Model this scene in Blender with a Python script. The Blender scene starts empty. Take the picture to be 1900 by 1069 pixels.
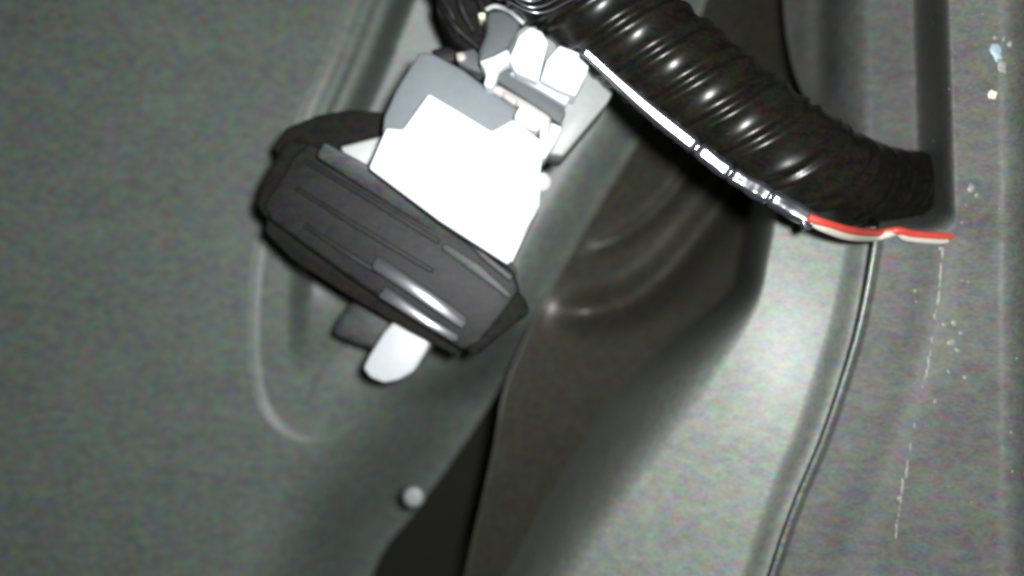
import bpy, bmesh, math, random
import numpy as np
from mathutils import Vector, Matrix, noise as mnoise

random.seed(4)
rng = np.random.RandomState(4)
# ---------------------------------------------------------------- camera, world, lamp, exposure
FP = 1357.0                    # focal length in reference pixels
DIST = 0.10                    # metres from the lens to the reference plane
PX = DIST / FP                 # one reference pixel on that plane, in metres
CX, CY = 950.0, 534.5

sc = bpy.context.scene
col = sc.collection
cam_d = bpy.data.cameras.new("camera")
cam = bpy.data.objects.new("camera", cam_d)
col.objects.link(cam)
cam.location = (0, 0, DIST)
cam_d.sensor_width = 36.0
cam_d.lens = 36.0 * FP / 1900.0
cam_d.clip_start = 0.002
cam_d.clip_end = 5.0
cam_d.dof.use_dof = True
cam_d.dof.focus_distance = 0.086
cam_d.dof.aperture_fstop = 11.5
sc.camera = cam

world = bpy.data.worlds.new("World")
sc.world = world
world.use_nodes = True
bg = world.node_tree.nodes["Background"]
bg.inputs[0].default_value = (0.62, 0.64, 0.58, 1)
bg.inputs[1].default_value = 0.035

lamp_d = bpy.data.lights.new("probe_led", 'POINT')
lamp_d.energy = 1.3
lamp_d.color = (0.965, 0.985, 1.0)
lamp_d.shadow_soft_size = 0.0026
lamp = bpy.data.objects.new("probe_led", lamp_d)
lamp.location = (0.0065, 0.0040, DIST + 0.004)
col.objects.link(lamp)

sc.view_settings.view_transform = 'Standard'
sc.view_settings.look = 'None'
sc.view_settings.exposure = 0.0
sc.view_settings.gamma = 1.0
sc.cycles.filter_width = 3.0
sc.cycles.use_denoising = True
sc.cycles.max_bounces = 5


# ---------------------------------------------------------------- helpers
def P(px, py, h=0.0):
    """point seen at reference pixel (px,py) that lies h pixel-units above the reference plane"""
    k = PX * (FP - h) / FP
    return Vector(((px - CX) * k, -(py - CY) * k, h * PX))


def SC(h):
    return PX * (FP - h) / FP


def tag(o, label=None, cat=None, group=None, kind=None):
    if label: o['label'] = label
    if cat: o['category'] = cat
    if group: o['group'] = group
    if kind: o['kind'] = kind
    return o


def empty(name, loc, label, cat, group=None):
    o = bpy.data.objects.new(name, None)
    col.objects.link(o)
    o.location = loc
    o.empty_display_size = 0.003
    return tag(o, label, cat, group)


def link_mesh(name, me, mat, parent=None, smooth=False):
    o = bpy.data.objects.new(name, me)
    col.objects.link(o)
    if mat: me.materials.append(mat)
    if parent:
        o.parent = parent
        # geometry is authored in world space
        me.transform(Matrix.Translation(-Vector(parent_world(parent))))
    if smooth:
        for p in me.polygons: p.use_smooth = True
    return o


def parent_world(o):
    v = Vector(o.location)
    while o.parent:
        o = o.parent
        v = v + Vector(o.location)
    return v


def smoothstep(a, b, x):
    t = np.clip((x - a) / (b - a), 0, 1)
    return t * t * (3 - 2 * t)


def catmull(pts, n=12):
    pts = [Vector(p) for p in pts]
    out = []
    q = [2 * pts[0] - pts[1]] + pts + [2 * pts[-1] - pts[-2]]
    for i in range(1, len(q) - 2):
        a, b, c, d = q[i - 1], q[i], q[i + 1], q[i + 2]
        for k in range(n):
            t = k / n
            out.append(0.5 * ((2 * b) + (c - a) * t + (2 * a - 5 * b + 4 * c - d) * t * t + (3 * b - a - 3 * c + d) * t ** 3))
    out.append(pts[-1])
    return out


def prism(name, pts, top, bot, mat, parent=None, bev=3.0, seg=2, tilt=(0, 0), smooth=True, inset=0.0):
    """outline given in reference pixels at its top height, standing down to bot; tilt = height change per px in x,y"""
    cx = sum(p[0] for p in pts) / len(pts); cy = sum(p[1] for p in pts) / len(pts)
    up = []
    for p in pts:
        h = top + tilt[0] * (p[0] - cx) + tilt[1] * (p[1] - cy)
        up.append(P(p[0], p[1], h))
    c = P(cx, cy, top)
    low = [Vector((c.x + (v.x - c.x) * (1 + inset), c.y + (v.y - c.y) * (1 + inset), bot * PX)) for v in up]
    bm = bmesh.new()
    a = [bm.verts.new(v) for v in up]
    b = [bm.verts.new(v) for v in low]
    n = len(pts)
    bm.faces.new(a); bm.faces.new(b[::-1])
    for i in range(n):
        bm.faces.new((a[i], b[i], b[(i + 1) % n], a[(i + 1) % n]))
    bmesh.ops.recalc_face_normals(bm, faces=bm.faces)
    if bev > 0:
        bmesh.ops.bevel(bm, geom=list(bm.edges), offset=bev * PX, segments=seg, profile=0.5, affect='EDGES', clamp_overlap=True)
    me = bpy.data.meshes.new(name)
    bm.to_mesh(me); bm.free()
    o = link_mesh(name, me, mat, parent)
    if smooth:
        me.shade_smooth() if hasattr(me, 'shade_smooth') else None
        try:
            me.set_sharp_from_angle(angle=math.radians(50))
        except Exception:
            pass
    return o


def sweep(name, path, rad, mat, parent=None, seg=32, caps=True, disp=None, flat=1.0, face=None):
    """tube along path (Vectors); rad(i,t) radius in metres; disp(s,phi) extra radius in metres"""
    n = len(path)
    tang = []
    for i in range(n):
        a = path[max(0, i - 1)]; b = path[min(n - 1, i + 1)]
        tang.append((b - a).normalized())
    up = Vector((0, 0, 1))
    nrm = (up - tang[0] * up.dot(tang[0])).normalized()
    verts, faces = [], []
    s = 0.0
    for i in range(n):
        if i: s += (path[i] - path[i - 1]).length
        t = tang[i]
        if face: nrm = face(i / (n - 1)) - path[i]          # one side of the strip lies flat, turned to this point
        nrm = (nrm - t * nrm.dot(t)).normalized()
        bn = t.cross(nrm)
        for k in range(seg):
            ph = 2 * math.pi * k / seg
            r = rad(i, i / (n - 1))
            if disp: r += disp(s, ph)
            cn = math.cos(ph)
            if face: cn = min(cn, 0.80 + 0.05 * cn)
            verts.append(path[i] + nrm * (cn * r * flat) + bn * (math.sin(ph) * r))
    for i in range(n - 1):
        for k in range(seg):
            k2 = (k + 1) % seg
            faces.append((i * seg + k, i * seg + k2, (i + 1) * seg + k2, (i + 1) * seg + k))
    if caps:
        faces.append(tuple(range(seg))[::-1])
        faces.append(tuple((n - 1) * seg + k for k in range(seg)))
    me = bpy.data.meshes.new(name)
    me.from_pydata([tuple(v) for v in verts], [], faces)
    me.update()
    return link_mesh(name, me, mat, parent, smooth=True)


def dome(name, px, py, h, r, mat, parent=None, sx=1, sy=1, sz=1, rot=0, seg=20, rough=0.0):
    """ball squashed by sx,sy,sz, r in reference pixels, centred at (px,py,h)"""
    bm = bmesh.new()
    bmesh.ops.create_uvsphere(bm, u_segments=seg, v_segments=seg // 2, radius=r * SC(h))
    R = Matrix.Rotation(math.radians(-rot), 4, 'Z')
    for v in bm.verts:
        k = 1.0 + (rough * mnoise.noise(v.co * (1.8 / (r * PX)) + Vector((px, py, 0))) if rough else 0)
        v.co = Vector((v.co.x * sx * k, v.co.y * sy * k, v.co.z * sz * k))
        v.co = R @ v.co
    bmesh.ops.translate(bm, verts=bm.verts, vec=P(px, py, h))
    me = bpy.data.meshes.new(name); bm.to_mesh(me); bm.free()
    return link_mesh(name, me, mat, parent, smooth=True)


def dist_poly(X, Y, pts):
    """distance to an open polyline and signed side (positive = right of travel in picture axes)"""
    best = np.full(X.shape, 1e9); side = np.zeros(X.shape)
    along = np.zeros(X.shape); L = 0.0
    for (x0, y0), (x1, y1) in zip(pts[:-1], pts[1:]):
        dx, dy = x1 - x0, y1 - y0
        l2 = dx * dx + dy * dy; l = math.sqrt(l2)
        t = np.clip(((X - x0) * dx + (Y - y0) * dy) / l2, 0, 1)
        d = np.hypot(X - x0 - t * dx, Y - y0 - t * dy)
        sd = ((Y - y0) * dx - (X - x0) * dy) / l
        m = d < best - 1e-9
        best = np.where(m, d, best); side = np.where(m, sd, side)
        along = np.where(m, L + t * l, along)
        L += l
    return best * np.where(side >= 0, 1, -1), along / L


def sm(pts, n=10):
    return [(v.x, v.y) for v in catmull([(p[0], p[1], 0) for p in pts], n)]


# ---------------------------------------------------------------- materials
def material(name, color, rough=0.45, spec=0.5, mottle=0.12, chroma=0.10, coat=0.0, bump=0.0, bscale=900.0,
             blotch=0.0, metal=0.0, sub=0.0):
    m = bpy.data.materials.new(name)
    m.use_nodes = True
    nt = m.node_tree; N = nt.nodes; L = nt.links
    bs = N['Principled BSDF']
    bs.inputs['Roughness'].default_value = rough
    bs.inputs['Specular IOR Level'].default_value = spec
    bs.inputs['Coat Weight'].default_value = coat
    bs.inputs['Coat Roughness'].default_value = 0.12
    bs.inputs['Metallic'].default_value = metal
    geo = N.new('ShaderNodeNewGeometry')
    mp = N.new('ShaderNodeMapping'); mp.inputs['Scale'].default_value = (1.0, 1.9, 1.4)
    L.new(geo.outputs['Position'], mp.inputs['Vector'])
    # dusty speckle: fine light and dark grain with a faint colour cast
    n1 = N.new('ShaderNodeTexNoise'); n1.inputs['Scale'].default_value = 1500; n1.inputs['Detail'].default_value = 3
    n2 = N.new('ShaderNodeTexNoise'); n2.inputs['Scale'].default_value = 480; n2.inputs['Detail'].default_value = 2
    n3 = N.new('ShaderNodeTexNoise'); n3.inputs['Scale'].default_value = 70; n3.inputs['Detail'].default_value = 3
    for q in (n1, n2, n3): L.new(mp.outputs[0], q.inputs['Vector'])

    def mth(op, a, b):
        q = N.new('ShaderNodeMath'); q.operation = op
        for i, v in enumerate((a, b)):
            if isinstance(v, (int, float)): q.inputs[i].default_value = v
            else: L.new(v, q.inputs[i])
        return q.outputs[0]
    g = mth('MULTIPLY', mth('SUBTRACT', n1.outputs[0], 0.5), 2.0 * mottle * 2)
    b3 = mth('MULTIPLY', mth('SUBTRACT', n3.outputs[0], 0.5), 2.0 * (0.10 + blotch))
    f = mth('ADD', mth('ADD', g, b3), 1.0)
    vm = N.new('ShaderNodeVectorMath'); vm.operation = 'SUBTRACT'
    L.new(n2.outputs['Color'], vm.inputs[0]); vm.inputs[1].default_value = (0.5, 0.5, 0.5)
    vs = N.new('ShaderNodeVectorMath'); vs.operation = 'SCALE'; vs.inputs['Scale'].default_value = 4.0 * chroma
    L.new(vm.outputs[0], vs.inputs[0])
    va = N.new('ShaderNodeVectorMath'); va.operation = 'ADD'
    L.new(vs.outputs[0], va.inputs[0]); L.new(f, va.inputs[1])
    vc = N.new('ShaderNodeVectorMath'); vc.operation = 'MULTIPLY'
    L.new(va.outputs[0], vc.inputs[0]); vc.inputs[1].default_value = color
    vx = N.new('ShaderNodeVectorMath'); vx.operation = 'MAXIMUM'
    L.new(vc.outputs[0], vx.inputs[0]); vx.inputs[1].default_value = (0.002, 0.002, 0.002)
    L.new(vx.outputs[0], bs.inputs['Base Color'])
    if bump:
        nb = N.new('ShaderNodeTexNoise'); nb.inputs['Scale'].default_value = bscale; nb.inputs['Detail'].default_value = 3
        L.new(geo.outputs['Position'], nb.inputs['Vector'])
        bp = N.new('ShaderNodeBump'); bp.inputs['Strength'].default_value = bump; bp.inputs['Distance'].default_value = 0.0002
        L.new(nb.outputs[0], bp.inputs['Height']); L.new(bp.outputs[0], bs.inputs['Normal'])
    return m


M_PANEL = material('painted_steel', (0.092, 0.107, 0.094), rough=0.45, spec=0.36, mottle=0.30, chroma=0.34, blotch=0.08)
M_HOLLOW_SHADE = material('brown_black_shade', (0.034, 0.032, 0.024), rough=0.45, spec=0.6, mottle=0.34, chroma=0.42, blotch=0.10)  # shade of the hollow put into the panel's brown-black colour
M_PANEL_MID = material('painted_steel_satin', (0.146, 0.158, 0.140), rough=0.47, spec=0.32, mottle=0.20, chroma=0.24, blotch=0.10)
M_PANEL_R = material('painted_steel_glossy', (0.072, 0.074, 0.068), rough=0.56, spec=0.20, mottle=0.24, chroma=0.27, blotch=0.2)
M_HEM = material('glossy_hem_paint', (0.09, 0.10, 0.09), rough=0.27, spec=0.35, mottle=0.4, chroma=0.45, coat=0.0)
M_DEEP = material('cavity_shade', (0.022, 0.022, 0.017), rough=0.8, spec=0.1)
M_WHITE = material('white_plastic', (0.57, 0.60, 0.62), rough=0.5, mottle=0.02, chroma=0.015)
M_WHITE_BLUE = material('bluish_white_plastic', (0.40, 0.44, 0.46), rough=0.5, mottle=0.02, chroma=0.015)
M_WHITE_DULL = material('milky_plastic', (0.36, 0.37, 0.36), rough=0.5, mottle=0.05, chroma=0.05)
M_GREY = material('step_grey', (0.125, 0.140, 0.148), rough=0.6, spec=0.3, mottle=0.05, chroma=0.05)
M_SLOT = material('dark_grey_plastic', (0.066, 0.074, 0.076), rough=0.6, spec=0.3, mottle=0.06, chroma=0.06)
M_BLACK = material('black_plastic', (0.009, 0.0092, 0.0088), rough=0.58, spec=0.22, mottle=0.4, chroma=0.45, bump=0.15)
M_LEDGE = material('charcoal_and_lit_plastic', (0.034, 0.036, 0.035), rough=0.55, spec=0.3, mottle=0.4, chroma=0.45, bump=0.1)  # light on the black top ledge is put into this grey
M_BLACK_MATT = material('black_rubber', (0.009, 0.0085, 0.007), rough=0.85, spec=0.1, mottle=0.4, chroma=0.45)
M_BLACK_GLOSS = material('black_gloss_plastic', (0.03, 0.03, 0.035), rough=0.30, spec=0.9, mottle=0.1, chroma=0.1, coat=0.6)
M_HOSE = material('black_vinyl_hose', (0.0062, 0.0056, 0.0042), rough=0.30, spec=0.24, mottle=0.45, chroma=0.5, bump=0.0, bscale=420)
M_TAPE = material('black_vinyl_tape', (0.022, 0.022, 0.028), rough=0.24, spec=1.0, mottle=0.1, chroma=0.1, coat=1.0)
M_RED = material('red_insulation', (0.38, 0.04, 0.028), rough=0.45, mottle=0.08, chroma=0.04)
M_CREAM = material('cream_insulation', (0.36, 0.335, 0.28), rough=0.45, mottle=0.05, chroma=0.03)
M_BEIGE = material('beige_plastic', (0.34, 0.31, 0.29), rough=0.5, mottle=0.05, chroma=0.04)
M_YELLOW = material('pale_yellow_plastic', (0.72, 0.72, 0.50), rough=0.4, mottle=0.03, chroma=0.03)
M_SEALER = material('pale_seam_sealer', (0.17, 0.17, 0.148), rough=0.5, mottle=0.2, chroma=0.1)
M_SPOT = material('pale_blue_speck', (0.24, 0.30, 0.35), rough=0.5, mottle=0.1, chroma=0.1)
M_STRIP = material('shaded_and_pale_plastic', (0.21, 0.22, 0.21), rough=0.5, mottle=0.05, chroma=0.05)  # white bracket's shaded side put into this grey; clip head shares it
M_STUB = material('white_nylon', (0.37, 0.385, 0.39), rough=0.45, mottle=0.04, chroma=0.02)


# ---------------------------------------------------------------- sheet-metal setting
def xat(curve, y):
    ys = [p[1] for p in curve]; xs = [p[0] for p in curve]
    return np.interp(y, ys, xs)


def sheet(name, xl, xr, y0, y1, ncol, hfun, mat, thick=8.0, pw=1.0, rows=4.0):
    """skin between two edge curves given as functions of y; every row runs exactly edge to edge"""
    ys = np.arange(y0, y1 + rows, rows, dtype=float)
    u = np.linspace(0, 1, ncol) ** pw
    A = xl(ys)[:, None]; B = xr(ys)[:, None]
    X = A + (B - A) * u[None, :]; Y = np.repeat(ys[:, None], ncol, 1)
    H = hfun(X, Y)
    k = PX * (FP - H) / FP
    V = np.stack([(X - CX) * k, -(Y - CY) * k, H * PX], -1).reshape(-1, 3)
    idx = np.arange(len(ys) * ncol).reshape(len(ys), ncol)
    faces = np.stack([idx[:-1, :-1], idx[1:, :-1], idx[1:, 1:], idx[:-1, 1:]], -1).reshape(-1, 4)
    me = bpy.data.meshes.new(name)
    me.from_pydata(V.tolist(), [], faces.tolist())
    me.update()
    o = link_mesh(name, me, mat, smooth=True)
    md = o.modifiers.new('thickness', 'SOLIDIFY'); md.thickness = thick * PX; md.offset = -1
    o['kind'] = 'structure'
    return o


def wob(X, Y, s, seed=0.0):
    return np.sin(X / s + seed) * np.cos(Y / (s * 1.3) + seed * 2.1) + 0.5 * np.sin((X + Y) / (s * 0.6) + seed * 3)


def bowl(X, Y, k, ox=0.0, oy=0.0):
    """rise of a dish that faces the middle of the cavity"""
    return k * ((X - CX - ox) ** 2 + (Y - CY - oy) ** 2) / (2 * FP)


# left pressing: flat outer face, then a long pocket stepped down behind the connector, then a turned-down edge
RIM = sm([(760, -260), (655, -10), (612, 100), (565, 205), (510, 350), (478, 460), (467, 580), (470, 690), (492, 765), (550, 812), (640, 812), (760, 790), (930, 730), (1120, 640), (1300, 430), (1450, 150), (1500, -100)])
EDGE = sm([(1400, -260), (1275, 100), (1210, 225), (1060, 470), (945, 690), (850, 840), (770, 950), (690, 1069), (600, 1400)])
WEDGE = sm([(1400, -260), (1275, 100), (1210, 225), (1060, 470), (950, 690), (915, 850), (865, 1069), (790, 1400)])


def h_left(X, Y):
    base = -560 + 0.10 * (300 - X) + 0.05 * (534 - Y)
    base = base + 3.0 * wob(X, Y, 160)
    d, t = dist_poly(X, Y, RIM)
    d = -d                                   # inside the pocket positive
    up = 1 - smoothstep(0.22, 0.32, t)       # rim is strong on the upper left
    lowm = 1 - smoothstep(0.40, 0.50, t)
    step = (-7 * smoothstep(-4, 6, d) - 3 * smoothstep(9, 14, d)) * lowm - 26 * smoothstep(32, 56, d) * up
    h = base + step
    fl = smoothstep(66, 112, d) * np.maximum(lowm, smoothstep(720, 500, Y) * smoothstep(620, 820, X)) * np.maximum(smoothstep(710, 540, Y), smoothstep(620, 820, X))
    floor = -560 + bowl(X, Y, 0.95) - 26
    h = h * (1 - fl) + floor * fl
    e, _ = dist_poly(X, Y, EDGE)
    roll = smoothstep(300, -5, e) * smoothstep(560, 760, Y) + smoothstep(110, -5, e) * smoothstep(760, 560, Y)
    return h - (90 + 240 * smoothstep(560, 760, Y)) * roll ** 2


# middle pressing: falls away from the lit side into a well, then climbs in a rounded wall to the crest of the lit face
CREST = sm([(1560, -260), (1500, 60), (1465, 250), (1447, 380), (1428, 480), (1405, 570), (1335, 690), (1240, 830), (1145, 960), (1065, 1080), (860, 1400)])
SEAM = sm([(1445, -260), (1452, -20), (1470, 120), (1520, 230), (1600, 315), (1634, 372), (1626, 440), (1605, 560), (1580, 660), (1530, 810), (1480, 930), (1435, 1060), (1330, 1400)])
RIB1 = sm([(1340, 250), (1290, 300), (1250, 360), (1200, 410), (1140, 447), (1060, 480)])
RIB2 = sm([(1400, 290), (1350, 370), (1295, 440), (1235, 510), (1165, 560), (1090, 580), (1000, 582)])


def h_mid(X, Y):
    """pressing with shade put into its dark colour: falls from the gap towards the fold of the lit pressing, with two swept ribs"""
    c, t = dist_poly(X, Y, CREST)
    e, te = dist_poly(X, Y, WEDGE)
    e = np.clip(-e, 0, None)
    u = e / (e + np.clip(c, 0, None) + 1e-3)
    low = smoothstep(500, 800, Y)
    h = -600 + 60 * low - 330 * np.minimum(u, 1.0)
    d1, t1 = dist_poly(X, Y, RIB1)
    d2, t2 = dist_poly(X, Y, RIB2)
    h = h + 40 * np.exp(-(d1 / 15.0) ** 2) * smoothstep(1.0, 0.7, t1) * smoothstep(0.0, 0.1, t1)
    h = h + 105 * np.exp(-(d2 / 32.0) ** 2) * smoothstep(1.0, 0.8, t2) * smoothstep(0.0, 0.1, t2)
    return h + 3.0 * wob(X, Y, 120, 1.0)


def h_lit(X, Y):
    """pale satin pressing between the fold and the seam"""
    c, t = dist_poly(X, Y, CREST)
    g = np.clip(c, 0, None)                  # distance left of the crest
    low = smoothstep(520, 760, Y)
    right = 0 + 0.24 * (X - 1480) - 0.10 * (620 - Y) - 0.0002 * (Y - 620) ** 2 - 0.0006 * (X - 1480) ** 2
    W = 9 + 67 * low
    h = right - 4.4 * g ** 2 / (2 * W)
    s, ts = dist_poly(X, Y, SEAM)
    h = h - 46 * smoothstep(-58, -14, -s)
    return h + 2.0 * wob(X, Y, 120, 1.0)


def h_right(X, Y):
    s, ts = dist_poly(X, Y, SEAM)
    s = -s
    h = 40 + 0.16 * (X - 1560) + 0.02 * (600 - Y)
    low = smoothstep(380, 460, Y)
    h = h + 6 * np.exp(-((s - 4) / 4.5) ** 2) * low - 10 * smoothstep(2, 16, s) * low   # rolled lip
    h = h - 6 * np.exp(-((s - 118) / 34.0) ** 2) * low                                    # shallow channel
    w = np.clip(X - 1848, 0, 140)
    h = h + 0.012 * w ** 2
    h = h - 250 * smoothstep(1764, 1690, X - 0.03 * Y) * smoothstep(432, 380, Y)
    h = h - 30 * np.exp(-((X - 1525) / 24.0) ** 2) * smoothstep(240, 120, Y)
    h = h - 330 * smoothstep(1620, 1430, X) * smoothstep(420, 250, Y) 
    return h + 2.0 * wob(X, Y, 90, 2.0)


sheet('left_panel', lambda y: y * 0 - 260, lambda y: xat(EDGE, y), -260, 1340, 420, h_left, M_PANEL)
sheet('middle_panel', lambda y: xat(WEDGE, y) - 3, lambda y: xat(CREST, y) + 6, -60, 1340, 160, h_mid, M_HOLLOW_SHADE)
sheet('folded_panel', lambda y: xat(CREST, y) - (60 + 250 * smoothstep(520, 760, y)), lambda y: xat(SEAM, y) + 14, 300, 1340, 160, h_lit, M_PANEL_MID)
sheet('right_panel', lambda y: xat(SEAM, y), lambda y: y * 0 + 2120, -260, 1340, 260, h_right, M_PANEL_R, pw=1.25)

hb = sweep('hem_bead', [P(x, y, float(h_right(np.array([[x + 5.0]]), np.array([[y]]))[0, 0]) + 1) for x, y in SEAM if 430 < y < 1340], lambda i, t: 4.6 * SC(60), M_HEM, None, seg=14)
hb['kind'] = 'structure'

# back of the cavity, far below every pressing; the gap's shade is put into its colour
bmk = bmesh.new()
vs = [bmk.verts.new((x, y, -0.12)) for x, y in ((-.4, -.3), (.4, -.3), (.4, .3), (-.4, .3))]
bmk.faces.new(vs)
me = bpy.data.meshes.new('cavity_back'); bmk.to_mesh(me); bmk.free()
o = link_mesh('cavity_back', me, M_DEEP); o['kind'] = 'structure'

# ---------------------------------------------------------------- white connector
TB = 60      # top of the connector body
wc = empty('white_connector', P(850, 320, -200), 'large square white plastic connector plugged into the black holder, blown out by the light', 'connector')
prism('body', [(795, 172), (850, 205), (912, 243), (932, 232), (952, 220), (1012, 266), (1003, 318), (999, 380), (975, 424), (943, 492), (815, 410), (683, 312), (716, 236), (747, 240)],
      TB, -150, M_WHITE, wc, bev=5)
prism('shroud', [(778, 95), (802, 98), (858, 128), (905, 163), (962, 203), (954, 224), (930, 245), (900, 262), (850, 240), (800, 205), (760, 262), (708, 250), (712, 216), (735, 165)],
      TB - 60, -230, M_GREY, wc, bev=6)  # lower step beside the white body, in one even grey
prism('latch_lever', [(935, 398), (952, 388), (990, 402), (968, 440), (945, 478), (925, 462), (940, 425)], TB + 8, TB - 30, M_WHITE_BLUE, wc, bev=4)
prism('latch_window', [(922, 405), (938, 398), (947, 402), (932, 424), (922, 426)], TB + 3, TB - 20, M_WHITE_DULL, wc, bev=2)
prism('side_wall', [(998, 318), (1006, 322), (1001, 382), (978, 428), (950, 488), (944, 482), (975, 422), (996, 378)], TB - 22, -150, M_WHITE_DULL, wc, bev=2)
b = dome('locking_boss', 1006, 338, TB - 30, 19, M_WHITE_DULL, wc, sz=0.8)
dome('boss_tip', 1007, 329, TB - 14, 7, M_WHITE, b, sz=0.8)

# ---------------------------------------------------------------- upper white plug in its bracket
up = empty('white_plug', P(1030, 150, -150), 'smaller two-lobed white plug above the square connector, on a forked pale bracket', 'plug')
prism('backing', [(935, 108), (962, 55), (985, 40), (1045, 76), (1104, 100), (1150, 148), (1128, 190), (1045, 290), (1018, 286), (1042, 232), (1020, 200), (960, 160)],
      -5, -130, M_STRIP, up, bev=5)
prism('lobe', [(944, 108), (962, 66), (984, 48), (1006, 58), (1018, 78), (1010, 108), (999, 152), (956, 134)], 62, -20, M_WHITE, up, bev=5, seg=3)
prism('lobe', [(1014, 112), (1038, 84), (1060, 92), (1098, 108), (1088, 138), (1068, 178), (1036, 166), (1003, 148)], 60, -20, M_WHITE, up, bev=3, seg=3)
prism('ledge', [(958, 130), (1002, 148), (1062, 172), (1050, 196), (1000, 166), (945, 136)], 30, -20, M_WHITE_BLUE, up, bev=3)
prism('prong', [(889, 113), (915, 104), (942, 90), (952, 112), (926, 128), (919, 152), (912, 164), (897, 158), (902, 140), (898, 124)], 40, -90, M_WHITE, up, bev=4)
prism('prong', [(1022, 226), (1044, 236), (1030, 264), (1010, 296), (1000, 278), (1018, 254)], 35, -90, M_WHITE, up, bev=4)
prism('slot_frame', [(924, 124), (942, 126), (1046, 192), (1050, 212), (1040, 232), (1026, 222), (1016, 212), (919, 148)], 14, -90, M_SLOT, up, bev=3)
prism('rail', [(912, 162), (926, 158), (1008, 206), (1022, 216), (1022, 250), (1010, 276), (1000, 262), (1002, 228), (960, 196), (915, 172)], 6, -90, M_BEIGE, up, bev=3)
prism('key_tab', [(968, 192), (986, 198), (1004, 213), (1004, 230), (996, 244), (975, 236), (953, 220), (958, 206)], 48, -40, M_WHITE, up, bev=5, seg=3)
prism('small_tab', [(936, 168), (962, 184), (956, 196), (932, 180)], 26, -40, M_BEIGE, up, bev=3)

# ---------------------------------------------------------------- black holder
bh = empty('black_holder', P(730, 440, -330), 'long black plastic holder with ribs, clamped round the lower edge of the square connector', 'holder')
prism('body', [(575, 262), (640, 300), (700, 335), (800, 398), (880, 450), (952, 500), (966, 540), (930, 590), (888, 640), (858, 652), (770, 596), (660, 524), (560, 452), (500, 408), (486, 380), (520, 330), (545, 285)],
      -60, -380, M_BLACK, bh, bev=9, seg=3)
prism('top_ledge', [(600, 262), (668, 298), (760, 350), (860, 412), (950, 480), (962, 512), (940, 520), (850, 460), (760, 404), (640, 326), (584, 290)],
      -42, -200, M_LEDGE, bh, bev=7, seg=3, tilt=(0.0, -0.45))
prism('arm', [(530, 236), (590, 212), (650, 202), (718, 208), (724, 226), (712, 262), (700, 258), (640, 266), (628, 276), (560, 300), (520, 300), (505, 270)],
      -150, -380, M_BLACK_MATT, bh, bev=16, seg=3)
prism('rib', [(820, 452), (830, 452), (890, 490), (950, 545), (945, 556), (880, 508), (818, 462)], -46, -90, M_LEDGE, bh, bev=4, seg=3)
prism('rib', [(862, 446), (872, 444), (952, 512), (948, 524), (900, 486)], -40, -90, M_LEDGE, bh, bev=4, seg=3)
prism('rail', [(690, 489), (700, 474), (720, 486), (800, 540), (866, 586), (868, 598), (857, 612), (790, 566), (690, 500)], -34, -90, M_BLACK_GLOSS, bh, bev=3, tilt=(-0.13, 0.09))
prism('rail', [(706, 543), (716, 530), (745, 550), (800, 590), (852, 620), (850, 634), (838, 634), (780, 600), (700, 550)], -34, -90, M_BLACK_GLOSS, bh, bev=3, tilt=(-0.13, 0.09))
for pts in ([(560, 300), (566, 292), (690, 366), (818, 446), (812, 454), (686, 376)], [(545, 352), (551, 345), (660, 412), (806, 500), (800, 508), (654, 421)], [(560, 420), (566, 413), (640, 462), (700, 500), (694, 508), (634, 471)]):
    prism('rib', pts, -54, -90, M_BLACK, bh, bev=3)
prism('end_cap', [(884, 560), (930, 520), (972, 548), (985, 580), (930, 622), (880, 665), (862, 650), (878, 610)], -66, -330, M_BLACK_MATT, bh, bev=14, seg=3)
prism('lower_lip', [(496, 398), (560, 452), (660, 524), (770, 596), (858, 652), (852, 664), (760, 616), (640, 545), (540, 480), (490, 430)], -110, -360, M_BLACK_MATT, bh, bev=5)
prism('flange_with_shadow', [(530, 255), (588, 266), (568, 330), (532, 412), (492, 408), (470, 380), (486, 330)], -80, -330, M_BLACK_MATT, bh, bev=14, seg=3)  # extended left to stand in for the shadow beside the arm

tag(prism('pale_tab', [(630, 272), (655, 266), (708, 252), (700, 280), (680, 308), (660, 304), (640, 290)], -110, -200, M_WHITE_DULL, None, bev=6, seg=3),
    'pale triangular tab showing between the black arm and the square connector', 'tab')

# nylon stub below the holder
st = empty('white_stub', P(740, 650, -250), 'rounded white nylon stub poking out under the black holder', 'stub')
prism('peg', [(738, 588), (802, 628), (790, 655), (768, 690), (740, 706), (712, 712), (686, 702), (672, 684), (684, 660), (712, 615)], -150, -300, M_STUB, st, bev=9, seg=4)
prism('grip', [(655, 555), (700, 556), (742, 588), (722, 620), (700, 652), (660, 640), (612, 620), (630, 585)], -270, -420, M_LEDGE, st, bev=16, seg=3)
# push clip
pc = empty('push_clip', P(768, 922, -480), 'small round pale push clip low on the panel beside the dark gap', 'clip')
dome('head', 768, 922, -462, 17, M_STRIP, pc, sz=0.2, rough=0.12)
dome('washer', 768, 922, -466, 22, M_SLOT, pc, sz=0.2)

# ---------------------------------------------------------------- corrugated hose
hp = catmull([P(680, -318, 30), P(842, -192, 36), P(978, -89, 40), P(1112, 17, 40), P(1240, 119, 40), P(1352, 208, 38), P(1446, 276, 30), P(1536, 328, -5), P(1612, 346, -80), P(1690, 348, -150), P(1780, 344, -200)], 40)
cum = [0.0]
for i in range(1, len(hp)): cum.append(cum[-1] + (hp[i] - hp[i - 1]).length)
PITCH = 84 * SC(140)
HELIX = 3.0


def hose_rad(i, t):
    return (108 - 26 * float(smoothstep(0.62, 0.95, np.array(t)))) * SC(140)


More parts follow.
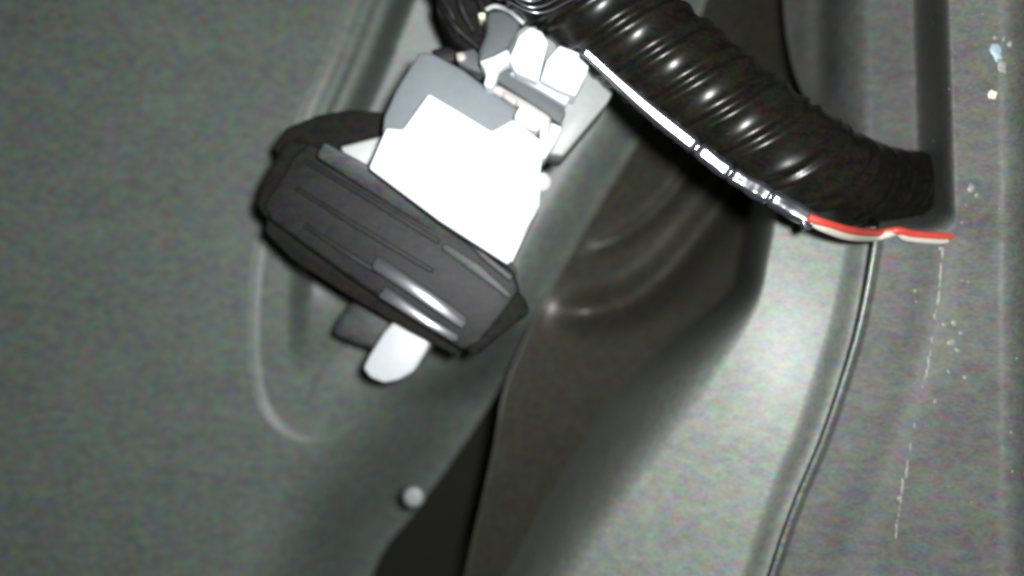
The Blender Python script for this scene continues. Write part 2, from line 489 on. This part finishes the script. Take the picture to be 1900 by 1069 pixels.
def hose_disp(s, ph):
    f = 1.0 - 0.6 * float(smoothstep(0.062, 0.085, np.array(s)))
    u = (s / PITCH + ph / (2 * math.pi) * HELIX) % 1.0
    u = u + 0.10 * math.sin(2 * math.pi * u)
    prof = 0.5 - 0.5 * math.cos(2 * math.pi * u)
    return f * (9.0 * (0.5 - 0.5 * math.cos(4 * math.pi * u)) + 3.0 * prof - 8 + 1.5 * mnoise.noise(Vector((s * 160, math.cos(ph) * 1.5, math.sin(ph) * 1.5)))) * SC(140)


tag(sweep('ribbed_hose', hp, hose_rad, M_HOSE, None, seg=96, disp=hose_disp),
    'thick black ribbed hose crossing the top right corner with a row of small glints', 'hose')

# ---------------------------------------------------------------- taped wire pair
wl = empty('taped_wires', P(1290, 270, 0), 'thin shiny black taped wire bundle ending in bare red and cream wires', 'wires')
def th(x, y):
    a = (x - CX) * 0.78 + (y - CY) * 0.62
    return 138 + a * a / (2 * FP)


tp = catmull([P(x, y, th(x, y)) for x, y in [(1085, 95), (1140, 146), (1210, 208), (1290, 272), (1350, 318), (1400, 350), (1450, 378), (1512, 412)]], 24)


def tape_rad(i, t):
    n_ = mnoise.noise(Vector((t * 16, 0, 0)))
    base = 8.0 + 6.0 * float(smoothstep(0.0, 0.34, np.array(t))) + 3.0 * t
    # tape nicks where one turn overlaps the next
    for c in (0.435, 0.585, 0.80):
        base -= 5.0 * math.exp(-((t - c) / 0.010) ** 2)
    base += 3.4 * n_ * float(smoothstep(0.45, 0.62, np.array(t)))
    return base * SC(140)


def tape_disp(s, ph):
    return (0.2 + 0.9 * float(smoothstep(0.016, 0.022, np.array(s)))) * SC(80) * mnoise.noise(Vector((s * 260, math.cos(ph) * 1.2, math.sin(ph) * 1.2))) * min(1, s / 0.016)


sweep('tape_wrap', tp, tape_rad, M_TAPE, wl, seg=36, disp=tape_disp, face=lambda t: Vector((0.003 + (0.028 * mnoise.noise(Vector((t * 11, 5, 0))) + 0.02) * float(smoothstep(0.55, 0.66, np.array(t))), 0.002 + 0.028 * mnoise.noise(Vector((t * 9, 9, 3))) * float(smoothstep(0.55, 0.66, np.array(t))), DIST)))
prism('tape_tail', [(1486, 404), (1512, 400), (1520, 410), (1508, 424), (1494, 428)], 192, 175, M_TAPE, wl, bev=2)
r = lambda px: (lambda i, t: px * SC(90))
def hr(x, y, up_):
    return float(h_right(np.array([[float(x)]]), np.array([[float(y)]]))[0, 0]) + up_


sweep('red_wire', catmull([P(1500, 404, 196), P(1530, 414, 192), P(1580, 428, 150), P(1630, 432, hr(1640, 432, 16)), P(1666, 428, hr(1666, 428, 22)), P(1695, 434, hr(1695, 434, 10)), P(1750, 438, hr(1750, 438, 2)), P(1775, 438, hr(1775, 438, -7)), P(1800, 435, hr(1800, 435, -20))], 12), (lambda i, t: (7.5 - 4.0 * max(0.0, (t - 0.6) / 0.4)) * SC(90)), M_RED, wl, seg=16)
sweep('cream_wire', catmull([P(1500, 408, 190), P(1530, 424, 186), P(1575, 439, 146), P(1620, 441, hr(1635, 441, 14)), P(1648, 435, hr(1648, 435, 18)), P(1666, 431, hr(1666, 431, 12)), P(1684, 442, hr(1684, 442, 10)), P(1740, 448, hr(1740, 448, 2)), P(1765, 446, hr(1765, 446, -7)), P(1790, 443, hr(1790, 443, -20))], 12), (lambda i, t: (7.5 - 4.0 * max(0.0, (t - 0.6) / 0.4)) * SC(90)), M_CREAM, wl, seg=16)

# ---------------------------------------------------------------- dark wiring and clip at the top left of the plug
dc = empty('wiring_clip', P(860, 50, -120), 'tangled black wiring clip with a pale bead, at the top edge beside the white plug', 'clip')
prism('clip_body', [(812, -40), (905, -40), (918, 10), (905, 60), (890, 95), (862, 92), (835, 70), (828, 45), (808, 22)], -60, -260, M_BLACK_MATT, dc, bev=10, seg=3)
prism('foot', [(798, 92), (832, 84), (850, 96), (842, 118), (815, 112)], -80, -240, M_BLACK, dc, bev=5)
prism('foot', [(858, 118), (880, 112), (900, 140), (892, 152), (872, 140)], -60, -240, M_BLACK, dc, bev=5)
prism('bracket', [(845, 98), (880, 88), (902, 118), (900, 140), (868, 128), (850, 118)], -40, -240, M_SLOT, dc, bev=6, seg=3)
prism('sleeve', [(904, 18), (935, 16), (968, 38), (962, 62), (944, 92), (915, 106), (886, 116), (888, 90), (902, 60)], -10, -240, M_SLOT, dc, bev=10, seg=3)
sweep('sleeve_rim', catmull([P(902, 18, 0), P(918, 12, 6), P(940, 18, 8), P(955, 28, 6), P(972, 44, 0)], 10), r(4.5), M_WHITE_DULL, dc, seg=12)
prism('bead', [(887, 24), (900, 23), (900, 33), (889, 34)], -20, -60, M_YELLOW, dc, bev=2)
prism('screw_head', [(846, 98), (860, 96), (866, 106), (858, 114), (848, 112)], -28, -60, M_BEIGE, dc, bev=3)
for k, (x0, y0, x1, y1) in enumerate([(800, -30, 850, 70), (850, -40, 880, 60), (870, -40, 905, 80), (820, 10, 890, 90)]):
    sweep('strand', catmull([P(x0, y0, -50), P((x0 + x1) / 2 + 10 * (-1) ** k, (y0 + y1) / 2, -36), P(x1, y1, -60)], 8), r(7), M_BLACK, dc, seg=12)

# thin curved wires lying over the hose end at the top
for k, (a, bb, c) in enumerate([((930, -20), (990, 14), (1075, -22)), ((940, 2), (1000, 24), (1070, -4)), ((915, -30), (985, 2), (1050, -30))]):
    o = sweep('loose_strand', catmull([P(a[0], a[1], 180), P(bb[0], bb[1], 180), P(c[0], c[1], 176)], 12), r(2.0), M_TAPE, None, seg=8)
    tag(o, ['thin loose black strand curving over the hose, the middle one of three', 'thin loose black strand curving over the hose, nearest the plug', 'thin loose black strand curving over the hose, highest at the picture edge'][k], 'strand', 'loose strands over the hose')

# ---------------------------------------------------------------- sealer bead and specks on the right panel
SB = sm([(1752, 455), (1742, 540), (1728, 640), (1708, 740), (1690, 830), (1668, 940), (1660, 1000)])
bm = bmesh.new()
for k in range(70):
    t = k / 69.0
    q = t * (len(SB) - 1); i = min(int(q), len(SB) - 2); f = q - i
    x = SB[i][0] * (1 - f) + SB[i + 1][0] * f + random.uniform(-2, 2); y = SB[i][1] * (1 - f) + SB[i + 1][1] * f
    if random.random() < 0.30 + 0.35 * t: continue
    hh = float(h_right(np.array([[x]]), np.array([[y]]))[0, 0])
    m_ = Matrix.Translation(P(x, y, hh + 1.0)) @ Matrix.Diagonal((1.0, 2.6 + random.random() * 2, 0.8, 1))
    bmesh.ops.create_icosphere(bm, subdivisions=2, radius=random.uniform(1.6, 3.2) * PX, matrix=m_)
me = bpy.data.meshes.new('seam_sealer'); bm.to_mesh(me); bm.free()
tag(link_mesh('seam_sealer', me, M_SEALER, None, True), 'broken line of pale seam sealer running down the right panel', 'sealer', kind='stuff')

bm = bmesh.new()
spots = [(1770, 600, 6), (1783, 618, 4), (1765, 636, 7), (1776, 650, 4), (1752, 602, 5), (1802, 350, 7), (1812, 362, 5), (1790, 700, 4), (1735, 745, 3), (1698, 540, 3),
         (1846, 70, 5), (1862, 72, 6), (1874, 82, 6), (1668, 925, 4), (1748, 462, 5), (1700, 560, 3), (1760, 690, 3)]
for k in range(34): spots.append((random.uniform(1660, 1890), random.uniform(20, 1050), random.uniform(0.8, 2.2)))
for x, y, rr in spots:
    hh = float(h_right(np.array([[x]]), np.array([[y]]))[0, 0])
    m_ = Matrix.Translation(P(x, y, hh + 0.5)) @ Matrix.Rotation(random.uniform(0, 3), 4, 'Z') @ Matrix.Diagonal((1.0, random.uniform(0.5, 1.6), 0.45, 1))
    bmesh.ops.create_icosphere(bm, subdivisions=2, radius=rr * PX, matrix=m_)
me = bpy.data.meshes.new('dust_specks'); bm.to_mesh(me); bm.free()
tag(link_mesh('dust_specks', me, M_SEALER, None, True), 'pale specks of dust and paint scattered over the right panel', 'dust', kind='stuff')

for x, y, rr, m_, lab, nm in [(1850, 98, 12, M_SPOT, 'pale blue chip of paint high on the right panel', 'paint_chip'),
                              (1862, 124, 10, M_SEALER, 'slanted whitish chip just below the pale blue paint chip', 'paint_chip'),
                              (1841, 175, 8, M_YELLOW, 'tiny yellow chip on the right panel below the two pale chips', 'paint_chip')]:
    hh = float(h_right(np.array([[x]]), np.array([[float(y)]]))[0, 0])
    o = dome(nm, x, y, hh, rr, m_, None, sx=1.0, sy=1.5 if rr > 8 else 1.0, sz=0.3, rot=-30, rough=0.5)
    tag(o, lab, 'paint chip')
